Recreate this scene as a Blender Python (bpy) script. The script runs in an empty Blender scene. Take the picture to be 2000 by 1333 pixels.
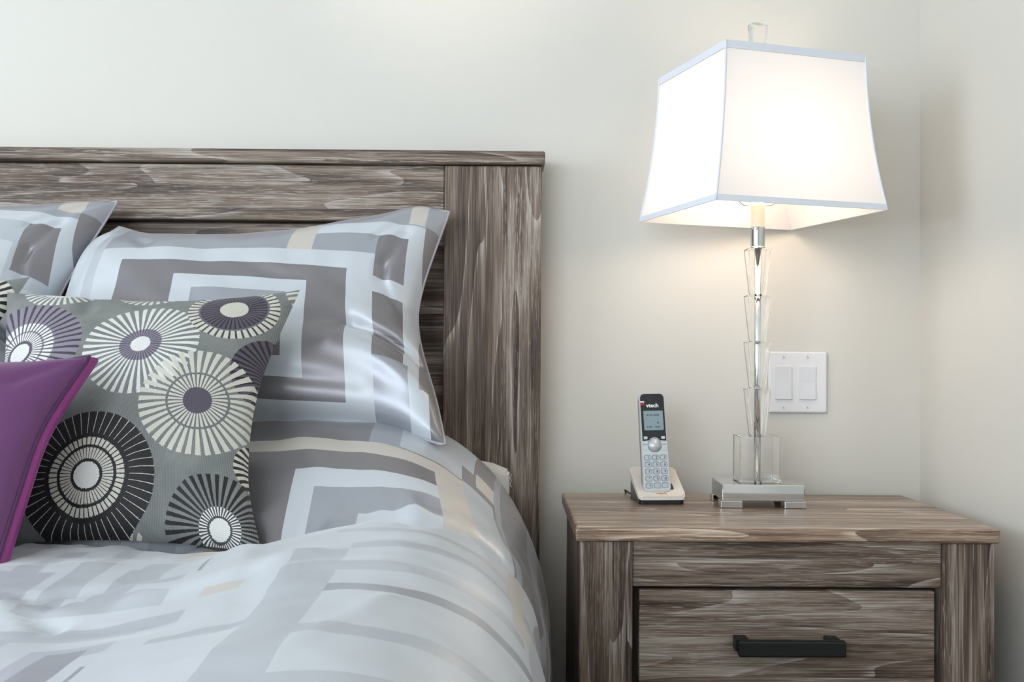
import bpy, bmesh, math, random
from math import sin, cos, pi, radians, exp, sqrt
from mathutils import Vector, Matrix, noise as mnoise

random.seed(7)
SC = bpy.context.scene
COL = SC.collection

# ------------------------------------------------------------------ camera
def V(*a): return Vector(a)
YAW, PITCH, ROLL, FPX = 0.0065, 0.0163, radians(0.42), 2020.0
fw = V(sin(YAW)*cos(PITCH), cos(YAW)*cos(PITCH), sin(PITCH))
r0 = V(cos(YAW), -sin(YAW), 0); u0 = r0.cross(fw)
up = u0*cos(ROLL) - r0*sin(ROLL); rt = r0*cos(ROLL) + u0*sin(ROLL)
cd = bpy.data.cameras.new('camera'); cam = bpy.data.objects.new('camera', cd); COL.objects.link(cam)
cam.matrix_world = Matrix(((rt.x, up.x, -fw.x, 0.0), (rt.y, up.y, -fw.y, -1.98), (rt.z, up.z, -fw.z, 0.92), (0, 0, 0, 1)))
cd.sensor_width = 36.0; cd.sensor_fit = 'HORIZONTAL'; cd.lens = FPX/2000*36.0
cd.clip_start = 0.02; cd.clip_end = 50
SC.camera = cam

# ------------------------------------------------------------------ world, daylight, exposure
wd = bpy.data.worlds.new('daylight_sky'); SC.world = wd; wd.use_nodes = True
bg = wd.node_tree.nodes['Background']; bg.inputs[0].default_value = (0.72, 0.86, 1.0, 1); bg.inputs[1].default_value = 1.0
SC.view_settings.view_transform = 'Standard'; SC.view_settings.look = 'None'
SC.view_settings.gamma = 1.0; SC.view_settings.use_curve_mapping = False
SC.view_settings.exposure = 0.08
SC.cycles.max_bounces = 12; SC.cycles.diffuse_bounces = 3; SC.cycles.glossy_bounces = 4; SC.cycles.transmission_bounces = 12
SC.cycles.adaptive_threshold = 0.05; SC.cycles.adaptive_min_samples = 16

def area_light(name, loc, aim, sx, sy, power, color):
    l = bpy.data.lights.new(name, 'AREA'); l.shape = 'RECTANGLE'; l.size = sx; l.size_y = sy
    l.energy = power; l.color = color
    o = bpy.data.objects.new(name, l); COL.objects.link(o); o.location = loc
    o.rotation_euler = (Vector(aim)-Vector(loc)).to_track_quat('-Z', 'Y').to_euler()
    return o
# daylight entering through the two windows of the room (behind and to the left of the camera)
area_light('window_daylight', (-1.55, -4.19, 1.45), (-1.55, 0, 1.40), 2.3, 1.5, 56, (0.88, 0.94, 1.0))
area_light('window_daylight', (-3.29, -2.2, 1.45), (0, -2.2, 1.40), 1.9, 1.5, 58, (0.82, 0.92, 1.0))

# ------------------------------------------------------------------ node helper
class Mat:
    def __init__(s, name):
        s.m = bpy.data.materials.new(name); s.m.use_nodes = True; s.t = s.m.node_tree
        s.b = s.t.nodes['Principled BSDF']; s.out = s.t.nodes['Material Output']
    def put(s, sock, v):
        if isinstance(v, bpy.types.NodeSocket): s.t.links.new(v, sock)
        elif v is not None:
            if isinstance(v, (tuple, list)) and sock.type == 'RGBA' and len(v) == 3: v = (*v, 1)
            sock.default_value = v
    def p(s, **k):
        for n, v in k.items(): s.put(s.b.inputs[n.replace('_', ' ')], v)
        return s
    def math(s, op, a, b=None, c=None):
        n = s.t.nodes.new('ShaderNodeMath'); n.operation = op
        for i, v in enumerate((a, b, c)):
            if v is not None: s.put(n.inputs[i], v)
        return n.outputs[0]
    def mix(s, f, a, b, mode='MIX'):
        n = s.t.nodes.new('ShaderNodeMix'); n.data_type = 'RGBA'; n.blend_type = mode
        s.put(n.inputs[0], f); s.put(n.inputs[6], a); s.put(n.inputs[7], b)
        return n.outputs[2]
    def mixf(s, f, a, b):
        n = s.t.nodes.new('ShaderNodeMix'); n.data_type = 'FLOAT'
        s.put(n.inputs[0], f); s.put(n.inputs[2], a); s.put(n.inputs[3], b)
        return n.outputs[0]
    def sep(s, v):
        n = s.t.nodes.new('ShaderNodeSeparateXYZ'); s.put(n.inputs[0], v); return n.outputs
    def comb(s, x, y, z=0.0):
        n = s.t.nodes.new('ShaderNodeCombineXYZ')
        for i, v in enumerate((x, y, z)): s.put(n.inputs[i], v)
        return n.outputs[0]
    def coord(s, w): return s.t.nodes.new('ShaderNodeTexCoord').outputs[w]
    def rnd(s): return s.t.nodes.new('ShaderNodeObjectInfo').outputs['Random']
    def noise(s, vec, scale=1.0, detail=2.0, rough=0.5, dist=0.0):
        n = s.t.nodes.new('ShaderNodeTexNoise'); s.put(n.inputs['Vector'], vec)
        s.put(n.inputs['Scale'], scale); n.inputs['Detail'].default_value = detail
        n.inputs['Roughness'].default_value = rough; n.inputs['Distortion'].default_value = dist
        return n.outputs[0]
    def ramp(s, f, stops, const=False):
        n = s.t.nodes.new('ShaderNodeValToRGB'); s.put(n.inputs[0], f); cr = n.color_ramp
        cr.interpolation = 'CONSTANT' if const else 'LINEAR'
        while len(cr.elements) < len(stops): cr.elements.new(0.5)
        for e, (p, c) in zip(cr.elements, stops):
            e.position = p; e.color = (*c, 1) if len(c) == 3 else c
        return n.outputs[0]
    def step(s, v, lo, hi):
        n = s.t.nodes.new('ShaderNodeMapRange'); n.interpolation_type = 'SMOOTHSTEP'
        s.put(n.inputs[0], v); n.inputs[1].default_value = lo; n.inputs[2].default_value = hi
        return n.outputs[0]
    def bump(s, h, strength=0.2, dist=0.001):
        n = s.t.nodes.new('ShaderNodeBump'); s.put(n.inputs['Height'], h)
        n.inputs['Strength'].default_value = strength; n.inputs['Distance'].default_value = dist
        s.put(s.b.inputs['Normal'], n.outputs[0]); return s
def lin(*c):   # 8-bit sRGB to linear
    return tuple((v/255/12.92 if v/255 <= 0.04045 else ((v/255+0.055)/1.055)**2.4) for v in c)
def plain(name, col, rough=0.5, metal=0.0, **k):
    m = Mat(name); m.p(Base_Color=col, Roughness=rough, Metallic=metal, **k); return m.m

# ------------------------------------------------------------------ materials
def paint(name, col):
    m = Mat(name); n = m.noise(m.coord('Object'), 260, 3)
    m.p(Base_Color=col, Roughness=0.62); m.bump(n, 0.06, 0.001); return m.m
WALL = paint('wall_paint', lin(219, 216, 208))
CEIL = paint('ceiling_paint', lin(240, 240, 238))
TRIM = paint('white_trim_paint', lin(238, 238, 236))

def wood(name, grain, across, strip=0.09, off=0.0, tint=(1, 1, 1), rough=0.5, spec=0.35):
    """weathered oak veneer; grain/across = 0,1,2 axes"""
    m = Mat(name); X = m.sep(m.coord('Object')); third = 3-grain-across
    g, a, b = X[grain], X[across], X[third]
    k = m.math('FLOOR', m.math('DIVIDE', m.math('SUBTRACT', a, off), strip))
    r = m.math('MULTIPLY', m.rnd(), 41.0)
    sh = m.math('ADD', m.math('MULTIPLY', k, 3.37), r)
    g2 = m.math('ADD', g, sh)
    def nz(sg, sa, detail, rough=0.55, dist=0.0):
        return m.noise(m.comb(m.math('MULTIPLY', g2, sg), m.math('MULTIPLY', a, sa), m.math('ADD', m.math('MULTIPLY', b, sa), m.math('MULTIPLY', sh, 1.7))), 1.0, detail, rough, dist)
    big = nz(0.9, 8.0, 2.0, 0.45)
    ring = m.math('FRACT', m.math('MULTIPLY', big, 10.5))
    mid = nz(3.0, 60, 2.0)
    fine = nz(9.0, 420, 2.0, 0.6)
    dash = nz(28.0, 620, 2.0, 0.6)
    cloud = nz(2.2, 9, 2.0)
    v = m.math('ADD', m.math('MULTIPLY', m.step(mid, 0.30, 0.70), 0.36), m.math('MULTIPLY', ring, 0.20))
    v = m.math('ADD', v, m.math('MULTIPLY', m.step(fine, 0.3, 0.7), 0.26))
    v = m.math('ADD', v, m.math('MULTIPLY', m.step(cloud, 0.3, 0.7), 0.18))
    v = m.math('ADD', v, m.math('MULTIPLY', m.math('FRACT', m.math('MULTIPLY', k, 0.377)), 0.08))
    T = lambda c: tuple(x*y for x, y in zip(lin(*c), tint))
    col = m.ramp(v, [(0.16, T((56, 44, 37))), (0.40, T((96, 80, 69))), (0.60, T((127, 111, 98))), (0.86, T((168, 156, 145)))])
    edge = m.math('MULTIPLY', m.step(ring, 0.84, 0.99), m.step(fine, 0.38, 0.62))
    col = m.mix(m.math('MULTIPLY', edge, 0.60), col, T((200, 192, 185)))
    dashm = m.math('MULTIPLY', m.step(dash, 0.52, 0.66), m.step(cloud, 0.30, 0.65))
    col = m.mix(m.math('MULTIPLY', dashm, 0.62), col, T((192, 183, 175)))
    dk = m.math('MULTIPLY', m.step(nz(5, 260, 2.0), 0.56, 0.68), 0.60)
    col = m.mix(dk, col, T((48, 39, 34)))
    m.p(Base_Color=col, Roughness=rough, Specular_IOR_Level=spec); m.bump(fine, 0.10, 0.0006)
    return m.m
WOOD_POST = wood('oak_veneer_upright', 2, 0, 0.107, -0.006)
WOOD_RAIL = wood('oak_veneer_rail', 0, 2, 0.044, 1.192)
WOOD_SLAT = wood('oak_veneer_slat', 0, 2, 0.09, 0.03)
WOOD_NPOST = wood('oak_veneer_leg', 2, 0, 0.043, 0.115)
WOOD_NFRONT = wood('oak_veneer_front', 0, 2, 0.085, 0.02)
WOOD_NTOP = wood('oak_veneer_top_lamplit', 0, 1, 0.12, -0.06, (1.50, 1.34, 1.16), 0.32, 0.8)  # browner veneer, with the lamp's warm glow also put into the tint
WOOD_NSIDE = wood('oak_veneer_side', 2, 1, 0.11, 0.0)
DARKGAP = plain('drawer_shadow_board', lin(58, 50, 46), 0.7)
FLOORM = wood('floor_boards', 1, 0, 0.12, 0.0, (1.0, 0.9, 0.8))

CHROME = plain('polished_chrome', (0.66, 0.68, 0.68), 0.03, 1.0)
STEEL = plain('satin_steel_rod', (0.93, 0.95, 0.97), 0.12, 1.0)
BLACKM = plain('black_handle_metal', lin(26, 28, 29), 0.38, 0.3)
GLASS = plain('clear_crystal', (1, 1, 1), 0.0, 0.0, Transmission_Weight=1.0, IOR=1.42)
WHITEP = plain('white_plastic', lin(236, 236, 238), 0.3)
WHITEROCK = plain('white_rocker_plastic', lin(228, 230, 234), 0.28)
SILVERP = plain('silver_plastic', lin(205, 211, 214), 0.32, 0.25)
KEYP = plain('grey_key_plastic', lin(188, 197, 203), 0.35)
KEYRIM = plain('key_outline', lin(118, 128, 136), 0.5)
BLACKP = plain('black_plastic', lin(30, 33, 38), 0.25)
CREAMP = plain('pale_cradle_plastic', lin(235, 225, 214), 0.32)
LCD = plain('lcd_screen', lin(138, 160, 166), 0.25)
LCDINK = plain('lcd_ink', lin(88, 108, 114), 0.5)
WHITEINK = plain('white_print', lin(240, 240, 240), 0.5)
ORANGEINK = plain('orange_print', lin(214, 140, 84), 0.5)
DARKINK = plain('dark_print', lin(70, 78, 84), 0.5)
REDINK = plain('red_print', lin(170, 40, 60), 0.5)
SHEET = plain('white_cotton', lin(232, 228, 224), 0.8)
WIRE = plain('nickel_wire', (0.6, 0.55, 0.5), 0.3, 1.0)
CORDM = plain('black_cord', lin(38, 34, 33), 0.5)

def shade_mat(name, col, trans):
    m = Mat(name); t = m.t; t.nodes.remove(m.b)
    d = t.nodes.new('ShaderNodeBsdfDiffuse'); d.inputs[0].default_value = (*col, 1)
    tr = t.nodes.new('ShaderNodeBsdfTranslucent'); tr.inputs[0].default_value = (*col, 1)
    mx = t.nodes.new('ShaderNodeMixShader'); mx.inputs[0].default_value = trans
    w = m.noise(m.coord('Object'), 900, 2)
    bp = t.nodes.new('ShaderNodeBump'); bp.inputs['Strength'].default_value = 0.08; bp.inputs['Distance'].default_value = 0.0005
    t.links.new(w, bp.inputs['Height']); t.links.new(bp.outputs[0], d.inputs['Normal'])
    t.links.new(d.outputs[0], mx.inputs[1]); t.links.new(tr.outputs[0], mx.inputs[2]); t.links.new(mx.outputs[0], m.out.inputs[0])
    return m.m
SHADE = shade_mat('white_shade_linen', (0.90, 0.90, 0.91), 0.30)
SHTRIM = plain('white_shade_tape', lin(228, 232, 240), 0.75)
BULBM = Mat('lit_bulb'); BULBM.p(Base_Color=(1, 0.9, 0.8), Emission_Color=(1, 0.80, 0.58, 1), Emission_Strength=14.0); BULBM = BULBM.m
SLEEVE = plain('ivory_socket_sleeve', lin(244, 226, 208), 0.5, Subsurface_Weight=0.2)

# ------------------------------------------------------------------ objects and meshes
def tag(o, label=None, cat=None, group=None, kind=None):
    for k, v in (('label', label), ('category', cat), ('group', group), ('kind', kind)):
        if v: o[k] = v
    return o
def adopt(o, parent):
    if parent is not None:
        o.parent = parent; o.matrix_parent_inverse = parent.matrix_world.inverted()
def link(name, me, mat, parent=None, smooth=False):
    o = bpy.data.objects.new(name, me); COL.objects.link(o)
    if mat is not None: me.materials.clear(); me.materials.append(mat)
    if smooth: me.polygons.foreach_set('use_smooth', [True]*len(me.polygons))
    adopt(o, parent); return o
def thing(name, loc, label, cat, group=None):
    o = bpy.data.objects.new(name, None); COL.objects.link(o); o.empty_display_size = 0.05
    o.location = loc; bpy.context.view_layer.update(); return tag(o, label, cat, group)

class MB:
    """collects shapes into one mesh"""
    def __init__(s, xf=None): s.bm = bmesh.new(); s.xf = xf
    def _add(s, bm2, xf=None):
        me = bpy.data.meshes.new('tmp'); 
        if xf is not None: bm2.transform(xf)
        bm2.to_mesh(me); bm2.free(); s.bm.from_mesh(me); bpy.data.meshes.remove(me)
    def box(s, x0, x1, y0, y1, z0, z1, bevel=0.0, seg=2, xf=None):
        b = bmesh.new(); bmesh.ops.create_cube(b, size=1.0)
        for v in b.verts: v.co = V((x0+x1)/2+v.co.x*(x1-x0), (y0+y1)/2+v.co.y*(y1-y0), (z0+z1)/2+v.co.z*(z1-z0))
        if bevel: bmesh.ops.bevel(b, geom=b.edges[:], offset=bevel, segments=seg, affect='EDGES', profile=0.5)
        s._add(b, xf); return s
    def cyl(s, c, r, h, n=24, r2=None, axis='z', bevel=0.0, xf=None):
        b = bmesh.new(); bmesh.ops.create_cone(b, cap_ends=True, segments=n, radius1=r, radius2=r if r2 is None else r2, depth=h)
        if bevel: bmesh.ops.bevel(b, geom=[e for e in b.edges if len(e.link_faces) == 2 and any(len(f.verts) > 4 for f in e.link_faces)], offset=bevel, segments=2, affect='EDGES')
        M = {'z': Matrix(), 'y': Matrix.Rotation(pi/2, 4, 'X'), 'x': Matrix.Rotation(pi/2, 4, 'Y')}[axis]
        b.transform(Matrix.Translation(c) @ M); s._add(b, xf); return s
    def frustum(s, z0, z1, w0, d0, w1, d1, xf, bevel=0.0):
        b = bmesh.new(); vs = []
        for z, w, d in ((z0, w0, d0), (z1, w1, d1)):
            for sx, sy in ((-1, -1), (1, -1), (1, 1), (-1, 1)): vs.append(b.verts.new((sx*w/2, sy*d/2, z)))
        for f in ((3, 2, 1, 0), (4, 5, 6, 7), (0, 1, 5, 4), (1, 2, 6, 5), (2, 3, 7, 6), (3, 0, 4, 7)): b.faces.new([vs[i] for i in f])
        if bevel: bmesh.ops.bevel(b, geom=b.edges[:], offset=bevel, segments=2, affect='EDGES')
        s._add(b, xf); return s
    def tube(s, pts, r, n=8, closed=False):
        P = [Vector(p) for p in pts]; N = len(P); b = bmesh.new(); rings = []
        ref = V(0.13, 0.31, 0.94); prev = None
        for i, p in enumerate(P):
            t = (P[(i+1) % N]-P[i-1]) if closed else (P[min(i+1, N-1)]-P[max(i-1, 0)])
            t.normalize()
            a = (ref - t*ref.dot(t)) if prev is None else (prev - t*prev.dot(t))
            a.normalize(); prev = a; c = t.cross(a)
            rings.append([b.verts.new(p + (a*cos(2*pi*k/n) + c*sin(2*pi*k/n))*r) for k in range(n)])
        for i in range(N if closed else N-1):
            A, B = rings[i], rings[(i+1) % N]
            for k in range(n): b.faces.new((A[k], A[(k+1) % n], B[(k+1) % n], B[k]))
        if not closed: b.faces.new(rings[0][::-1]); b.faces.new(rings[-1])
        s._add(b); return s
    def lathe(s, prof, n=24, xf=None):
        b = bmesh.new(); rings = [[b.verts.new((r*cos(2*pi*k/n), r*sin(2*pi*k/n), z)) for k in range(n)] for r, z in prof]
        for A, B in zip(rings, rings[1:]):
            for k in range(n): b.faces.new((A[k], A[(k+1) % n], B[(k+1) % n], B[k]))
        b.faces.new(rings[0][::-1]); b.faces.new(rings[-1]); s._add(b, xf); return s
    def poly(s, pts, vec, xf=None, bevel=0.0):
        """extrude a flat polygon along vec"""
        b = bmesh.new(); v = Vector(vec)
        A = [b.verts.new(tuple(p)) for p in pts]; B = [b.verts.new(Vector(p)+v) for p in pts]; n = len(pts)
        b.faces.new(A[::-1]); b.faces.new(B)
        for i in range(n): b.faces.new((A[i], A[(i+1) % n], B[(i+1) % n], B[i]))
        bmesh.ops.recalc_face_normals(b, faces=b.faces[:])
        if bevel: bmesh.ops.bevel(b, geom=b.edges[:], offset=bevel, segments=2, affect='EDGES')
        s._add(b, xf); return s
    def mesh(s, name):
        me = bpy.data.meshes.new(name)
        if s.xf is not None: s.bm.transform(s.xf)
        s.bm.to_mesh(me); s.bm.free(); return me
    def build(s, name, mat, parent=None, smooth=False): return link(name, s.mesh(name), mat, parent, smooth)
def grid_mesh(name, P, UV=None, flip=False):
    """P[j][i] rows of points"""
    nj, ni = len(P), len(P[0]); verts = [tuple(p) for row in P for p in row]; faces = []
    for j in range(nj-1):
        for i in range(ni-1):
            f = (j*ni+i, j*ni+i+1, (j+1)*ni+i+1, (j+1)*ni+i); faces.append(f[::-1] if flip else f)
    me = bpy.data.meshes.new(name); me.from_pydata(verts, [], faces); me.update()
    if UV:
        uv = [c for row in UV for c in row]; lay = me.uv_layers.new(name='UVMap')
        for l in me.loops: lay.data[l.index].uv = uv[l.vertex_index]
    return me
def text_mesh(body, size, xf, align='CENTER', extrude=0.0002, bold=0.0):
    c = bpy.data.curves.new('lettering', 'FONT'); c.body = body; c.size = size; c.align_x = align; c.align_y = 'CENTER'
    c.extrude = extrude; c.offset = bold; c.resolution_u = 3
    o = bpy.data.objects.new('lettering', c); COL.objects.link(o)
    me = bpy.data.meshes.new_from_object(o); bpy.data.objects.remove(o); bpy.data.curves.remove(c)
    me.transform(xf); return me
def smooth01(x, a, b):
    t = max(0.0, min(1.0, (x-a)/(b-a))); return t*t*(3-2*t)
def spline(pts, x):
    """monotone-x Catmull-Rom on (x, value) pairs"""
    if x <= pts[0][0]: return pts[0][1]
    if x >= pts[-1][0]: return pts[-1][1]
    for i in range(len(pts)-1):
        if x <= pts[i+1][0]:
            x0, y0 = pts[i]; x1, y1 = pts[i+1]; h = x1-x0; t = (x-x0)/h
            m0 = (y1-pts[i-1][1])/(x1-pts[i-1][0]) if i else (y1-y0)/h
            m1 = (pts[i+2][1]-y0)/(pts[i+2][0]-x0) if i+2 < len(pts) else (y1-y0)/h
            return (2*t**3-3*t*t+1)*y0 + (t**3-2*t*t+t)*h*m0 + (-2*t**3+3*t*t)*y1 + (t**3-t*t)*h*m1
def curve3(pts, n):
    """n+1 points along a Catmull-Rom through 3-D points, evenly spaced in arc length"""
    P = [Vector(p) for p in pts]; out = []
    P = [P[0]*2-P[1]] + P + [P[-1]*2-P[-2]]
    for i in range(1, len(P)-2):
        a, b, c, d = P[i-1:i+3]
        for k in range(40):
            t = k/40
            out.append(0.5*((2*b) + (c-a)*t + (2*a-5*b+4*c-d)*t*t + (3*b-a-3*c+d)*t**3))
    out.append(P[-2]); L = [0.0]
    for a, b in zip(out, out[1:]): L.append(L[-1]+(b-a).length)
    res = []; j = 0
    for k in range(n+1):
        s = L[-1]*k/n
        while j < len(L)-2 and L[j+1] < s: j += 1
        t = (s-L[j])/max(1e-9, L[j+1]-L[j]); res.append(out[j].lerp(out[j+1], min(1.0, t)))
    return res

# ================================================================== THE ROOM
XR, XL, YF, ZC = 0.796, -3.3, -4.2, 2.45
def wall(name, boxes, mat=WALL):
    mb = MB()
    for b in boxes: mb.box(*b)
    return tag(mb.build(name, mat), kind='structure')
wall('floor', [(XL-0.1, XR+0.1, YF-0.1, 0.1, -0.1, 0)], FLOORM)
wall('ceiling', [(XL-0.1, XR+0.1, YF-0.1, 0.1, ZC, ZC+0.1)], CEIL)
wall('wall_back', [(XL-0.1, XR+0.1, 0, 0.1, 0, ZC)])
wall('wall_right', [(XR, XR+0.1, YF, 0, 0, ZC)])
wall('wall_left', [(XL-0.1, XL, YF, -3.2, 0, ZC), (XL-0.1, XL, -1.2, 0, 0, ZC), (XL-0.1, XL, -3.2, -1.2, 0, 0.65), (XL-0.1, XL, -3.2, -1.2, 2.25, ZC)])
wall('wall_front', [(XL, -2.75, YF-0.1, YF, 0, ZC), (-0.35, XR, YF-0.1, YF, 0, ZC), (-2.75, -0.35, YF-0.1, YF, 0, 0.65), (-2.75, -0.35, YF-0.1, YF, 2.25, ZC)])
for n, b in (('baseboard_back', (XL, XR, -0.014, 0, 0, 0.11)), ('baseboard_right', (XR-0.014, XR, YF, 0, 0, 0.11)), ('baseboard_left', (XL, XL+0.014, YF, 0, 0, 0.11))):
    tag(MB().box(*b, bevel=0.003).build(n, TRIM), kind='structure')
def window(name, horizontal):
    if horizontal: fr = lambda a0, a1, z0, z1, d0, d1: (a0, a1, YF-d1, YF-d0, z0, z1); lo, hi = -2.75, -0.35
    else: fr = lambda a0, a1, z0, z1, d0, d1: (XL-d1, XL-d0, a0, a1, z0, z1); lo, hi = -3.2, -1.2
    mb = MB()
    for a0, a1, z0, z1 in ((lo, lo+0.05, 0.65, 2.25), (hi-0.05, hi, 0.65, 2.25), (lo, hi, 0.65, 0.70), (lo, hi, 2.20, 2.25), ((lo+hi)/2-0.025, (lo+hi)/2+0.025, 0.65, 2.25)):
        mb.box(*fr(a0, a1, z0, z1, 0.03, 0.08), bevel=0.004)
    return tag(mb.build(name, TRIM), kind='structure')
window('window_1', True); window('window_2', False)

# recessed ceiling spot that washes the wall above the bed
spt = thing('ceiling_spotlight', (-0.11, -1.1, ZC), 'small white recessed ceiling spotlight above the bed', 'light')
MB().lathe([(0.035, ZC-0.001), (0.05, ZC-0.004), (0.05, ZC), (0.035, ZC)], 32).build('trim_ring', TRIM, spt, True)
sl = bpy.data.lights.new('spot_bulb', 'SPOT'); sl.energy = 26; sl.color = (1, 0.86, 0.72); sl.spot_size = radians(34); sl.spot_blend = 1.0; sl.shadow_soft_size = 0.03
so = bpy.data.objects.new('spot_bulb', sl); COL.objects.link(so); so.location = (-0.11, -1.1, ZC-0.02)
so.rotation_euler = (Vector((-0.11, 0, 1.86))-so.location).to_track_quat('-Z', 'Y').to_euler(); adopt(so, spt)

# ================================================================== HEADBOARD
HX0, HX1 = -1.62, 0.0650
hb = thing('headboard', (-0.78, -0.05, 0), 'grey-brown weathered oak headboard against the back wall', 'headboard')
MB().box(-0.1135, HX1, -0.09, -0.022, 0.0, 1.272, 0.003).build('post', WOOD_POST, hb)
MB().box(HX0, -1.4415, -0.09, -0.022, 0.0, 1.272, 0.003).build('post', WOOD_POST, hb)
MB().box(HX0-0.006, HX1+0.0055, -0.0985, -0.018, 1.2735, 1.2985, 0.004, 3).build('cap_rail', WOOD_RAIL, hb)
MB().box(-1.441, -0.114, -0.082, -0.03, 1.170, 1.2725, 0.002).build('top_rail', WOOD_RAIL, hb)
MB().box(-1.441, -0.114, -0.036, -0.024, 0.35, 1.17, 0.0).build('back_panel', WOOD_SLAT, hb)
for z1 in (1.166, 0.934, 0.700):
    MB().box(-1.441, -0.114, -0.058, -0.036, z1-0.166, z1, 0.002).build('slat', WOOD_SLAT, hb)

# ================================================================== NIGHTSTAND
ns = thing('nightstand', (0.424, -0.25, 0), 'weathered oak nightstand with black bar handle between bed and corner', 'nightstand')
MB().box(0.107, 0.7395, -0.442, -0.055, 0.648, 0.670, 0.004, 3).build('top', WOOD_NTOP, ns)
for x0, x1 in ((0.1135, 0.1925), (0.6565, 0.7335)):
    MB().box(x0, x1, -0.435, -0.40, 0.0, 0.6475, 0.002).build('post', WOOD_NPOST, ns)
for x0, x1 in ((0.1165, 0.1345), (0.713, 0.731)):
    MB().box(x0, x1, -0.40, -0.07, 0.06, 0.6475, 0.001).build('side_panel', WOOD_NSIDE, ns)
for x0, x1 in ((0.1165, 0.165), (0.683, 0.731)):
    MB().box(x0, x1, -0.0695, -0.058, 0.0, 0.6475, 0.001).build('back_post', WOOD_NPOST, ns)
MB().box(0.193, 0.656, -0.429, -0.405, 0.5795, 0.647, 0.0015).build('front_rail', WOOD_NFRONT, ns)
MB().box(0.193, 0.656, -0.429, -0.405, 0.075, 0.130, 0.0015).build('bottom_rail', WOOD_NFRONT, ns)
MB().box(0.1345, 0.713, -0.0815, -0.07, 0.06, 0.64).build('back_panel', DARKGAP, ns)
MB().box(0.193, 0.656, -0.404, -0.396, 0.13, 0.58).build('inner_frame', DARKGAP, ns)
for z0, z1 in ((0.365, 0.5745), (0.139, 0.352)):
    d = MB().box(0.203, 0.646, -0.4295, -0.404, z0, z1, 0.002).build('drawer', WOOD_NFRONT, ns)
    zc = z0 + 0.130
    h = MB().box(0.3455, 0.5035, -0.462, -0.449, zc-0.0115, zc+0.0125, 0.0028, 2)
    for x0 in (0.340, 0.4755): h.box(x0+0.003, x0+0.022, -0.452, -0.4295, zc-0.006, zc+0.0135, 0.0015)
    h.build('handle', BLACKM, d)

# ================================================================== LIGHT SWITCH
sw = thing('light_switch', (0.5595, 0, 0.8185), 'white double rocker light switch on the wall behind the lamp', 'switch')
MB().box(0.5030, 0.6160, -0.0065, -0.0003, 0.8185, 0.9365, 0.0038, 3).build('switch_plate', WHITEP, sw)
for xc in (0.5320, 0.5780):
    MB().box(xc-0.0168, xc+0.0168, -0.0075, -0.0062, 0.8435, 0.9085, 0.0006).build('rocker_frame', WHITEROCK, sw)
    xs = xc-0.0150; 
    MB().poly([(xs, -0.0072, 0.8450), (xs, -0.0098, 0.8450), (xs, -0.0079, 0.8760), (xs, -0.0086, 0.9068), (xs, -0.0072, 0.9068)], (0.030, 0, 0)).build('rocker', WHITEROCK, sw)
    for zc in (0.8290, 0.9258):
        s_ = MB().cyl((xc, -0.0068, zc), 0.0030, 0.0016, 16, axis='y', bevel=0.0004).build('screw', WHITEROCK, sw, False)
        MB().box(xc-0.0024, xc+0.0024, -0.00775, -0.0070, zc-0.0004, zc+0.0004, xf=Matrix.Translation((xc, 0, zc)) @ Matrix.Rotation(0.9, 4, 'Y') @ Matrix.Translation((-xc, 0, -zc))).build('slot', KEYRIM, s_)

# ================================================================== TABLE LAMP
LX, LY = 0.4365, -0.188
lamp = thing('table_lamp', (LX, LY, 0.67), 'lit table lamp with white flared shade and stacked crystal stem', 'lamp')
BR = Matrix.Translation((LX+0.001, LY, 0)) @ Matrix.Rotation(radians(-2.0), 4, 'Z')
MB(BR).box(-0.069, 0.069, -0.053, 0.053, 0.6815, 0.7095, 0.0016, 2).build('base_plate', CHROME, lamp)
for sx in (-1, 1):
    for sy in (-1, 1):
        xa, xb = sorted((sx*0.0715, sx*0.035)); ya, yb = sorted((sy*0.0555, sy*0.028))
        MB(BR).box(xa, xb, ya, yb, 0.6702, 0.6818, 0.001).build('foot', CHROME, lamp)
MB().frustum(0.7098, 0.7885, 0.071, 0.060, 0.071, 0.060, BR, 0.0008).frustum(0.7875, 0.7125, 0.062, 0.051, 0.062, 0.051, BR).build('crystal_block', GLASS, lamp)
for k in range(4):
    z0 = 0.7890 + k*0.0809
    MB().frustum(z0, z0+0.0805, 0.0245, 0.0245, 0.0405, 0.0405, BR, 0.0006).frustum(z0+0.0785, z0+0.002, 0.0345, 0.0345, 0.0185, 0.0185, BR).build('crystal_tier', GLASS, lamp)
MB(BR).cyl((0, 0, 0.912), 0.0060, 0.404, 20).build('rod', STEEL, lamp, True)
MB(BR).lathe([(0.0135, 1.1128), (0.0135, 1.1150), (0.0120, 1.1165), (0.0120, 1.1500)], 28).build('socket_cup', CHROME, lamp)
MB(BR).lathe([(0.0118, 1.1501), (0.0118, 1.1880), (0.009, 1.1895)], 28).build('socket_sleeve', SLEEVE, lamp)
bulb = MB(BR).lathe([(0.010, 1.190), (0.012, 1.205), (0.020, 1.225), (0.0285, 1.250), (0.029, 1.262), (0.025, 1.280), (0.014, 1.292), (0.004, 1.295)], 24).build('bulb', BULBM, lamp, True)
hp = [(0.004, 0, 1.1885)]
for k in range(0, 41):
    t = k/40*pi
    hp.append((0.004, -0.033*cos(t*1.0) if 0 < k < 40 else (-0.033 if k == 0 else 0.033), 1.206+0.222*sin(t)**0.62))
harp = [(0.012, 1.1885), (0.022, 1.1885), (0.030, 1.194), (0.034, 1.205)]
side = harp + [(0.040, 1.25), (0.041, 1.30), (0.036, 1.35), (0.024, 1.395), (0.008, 1.418), (0, 1.42)]
path = [(-x, 0, z) for x, z in side] + [(x, 0, z) for x, z in side[::-1][1:]]
MB(BR).tube(curve3(path, 90), 0.0013, 8).build('harp', WIRE, lamp, True)

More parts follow.
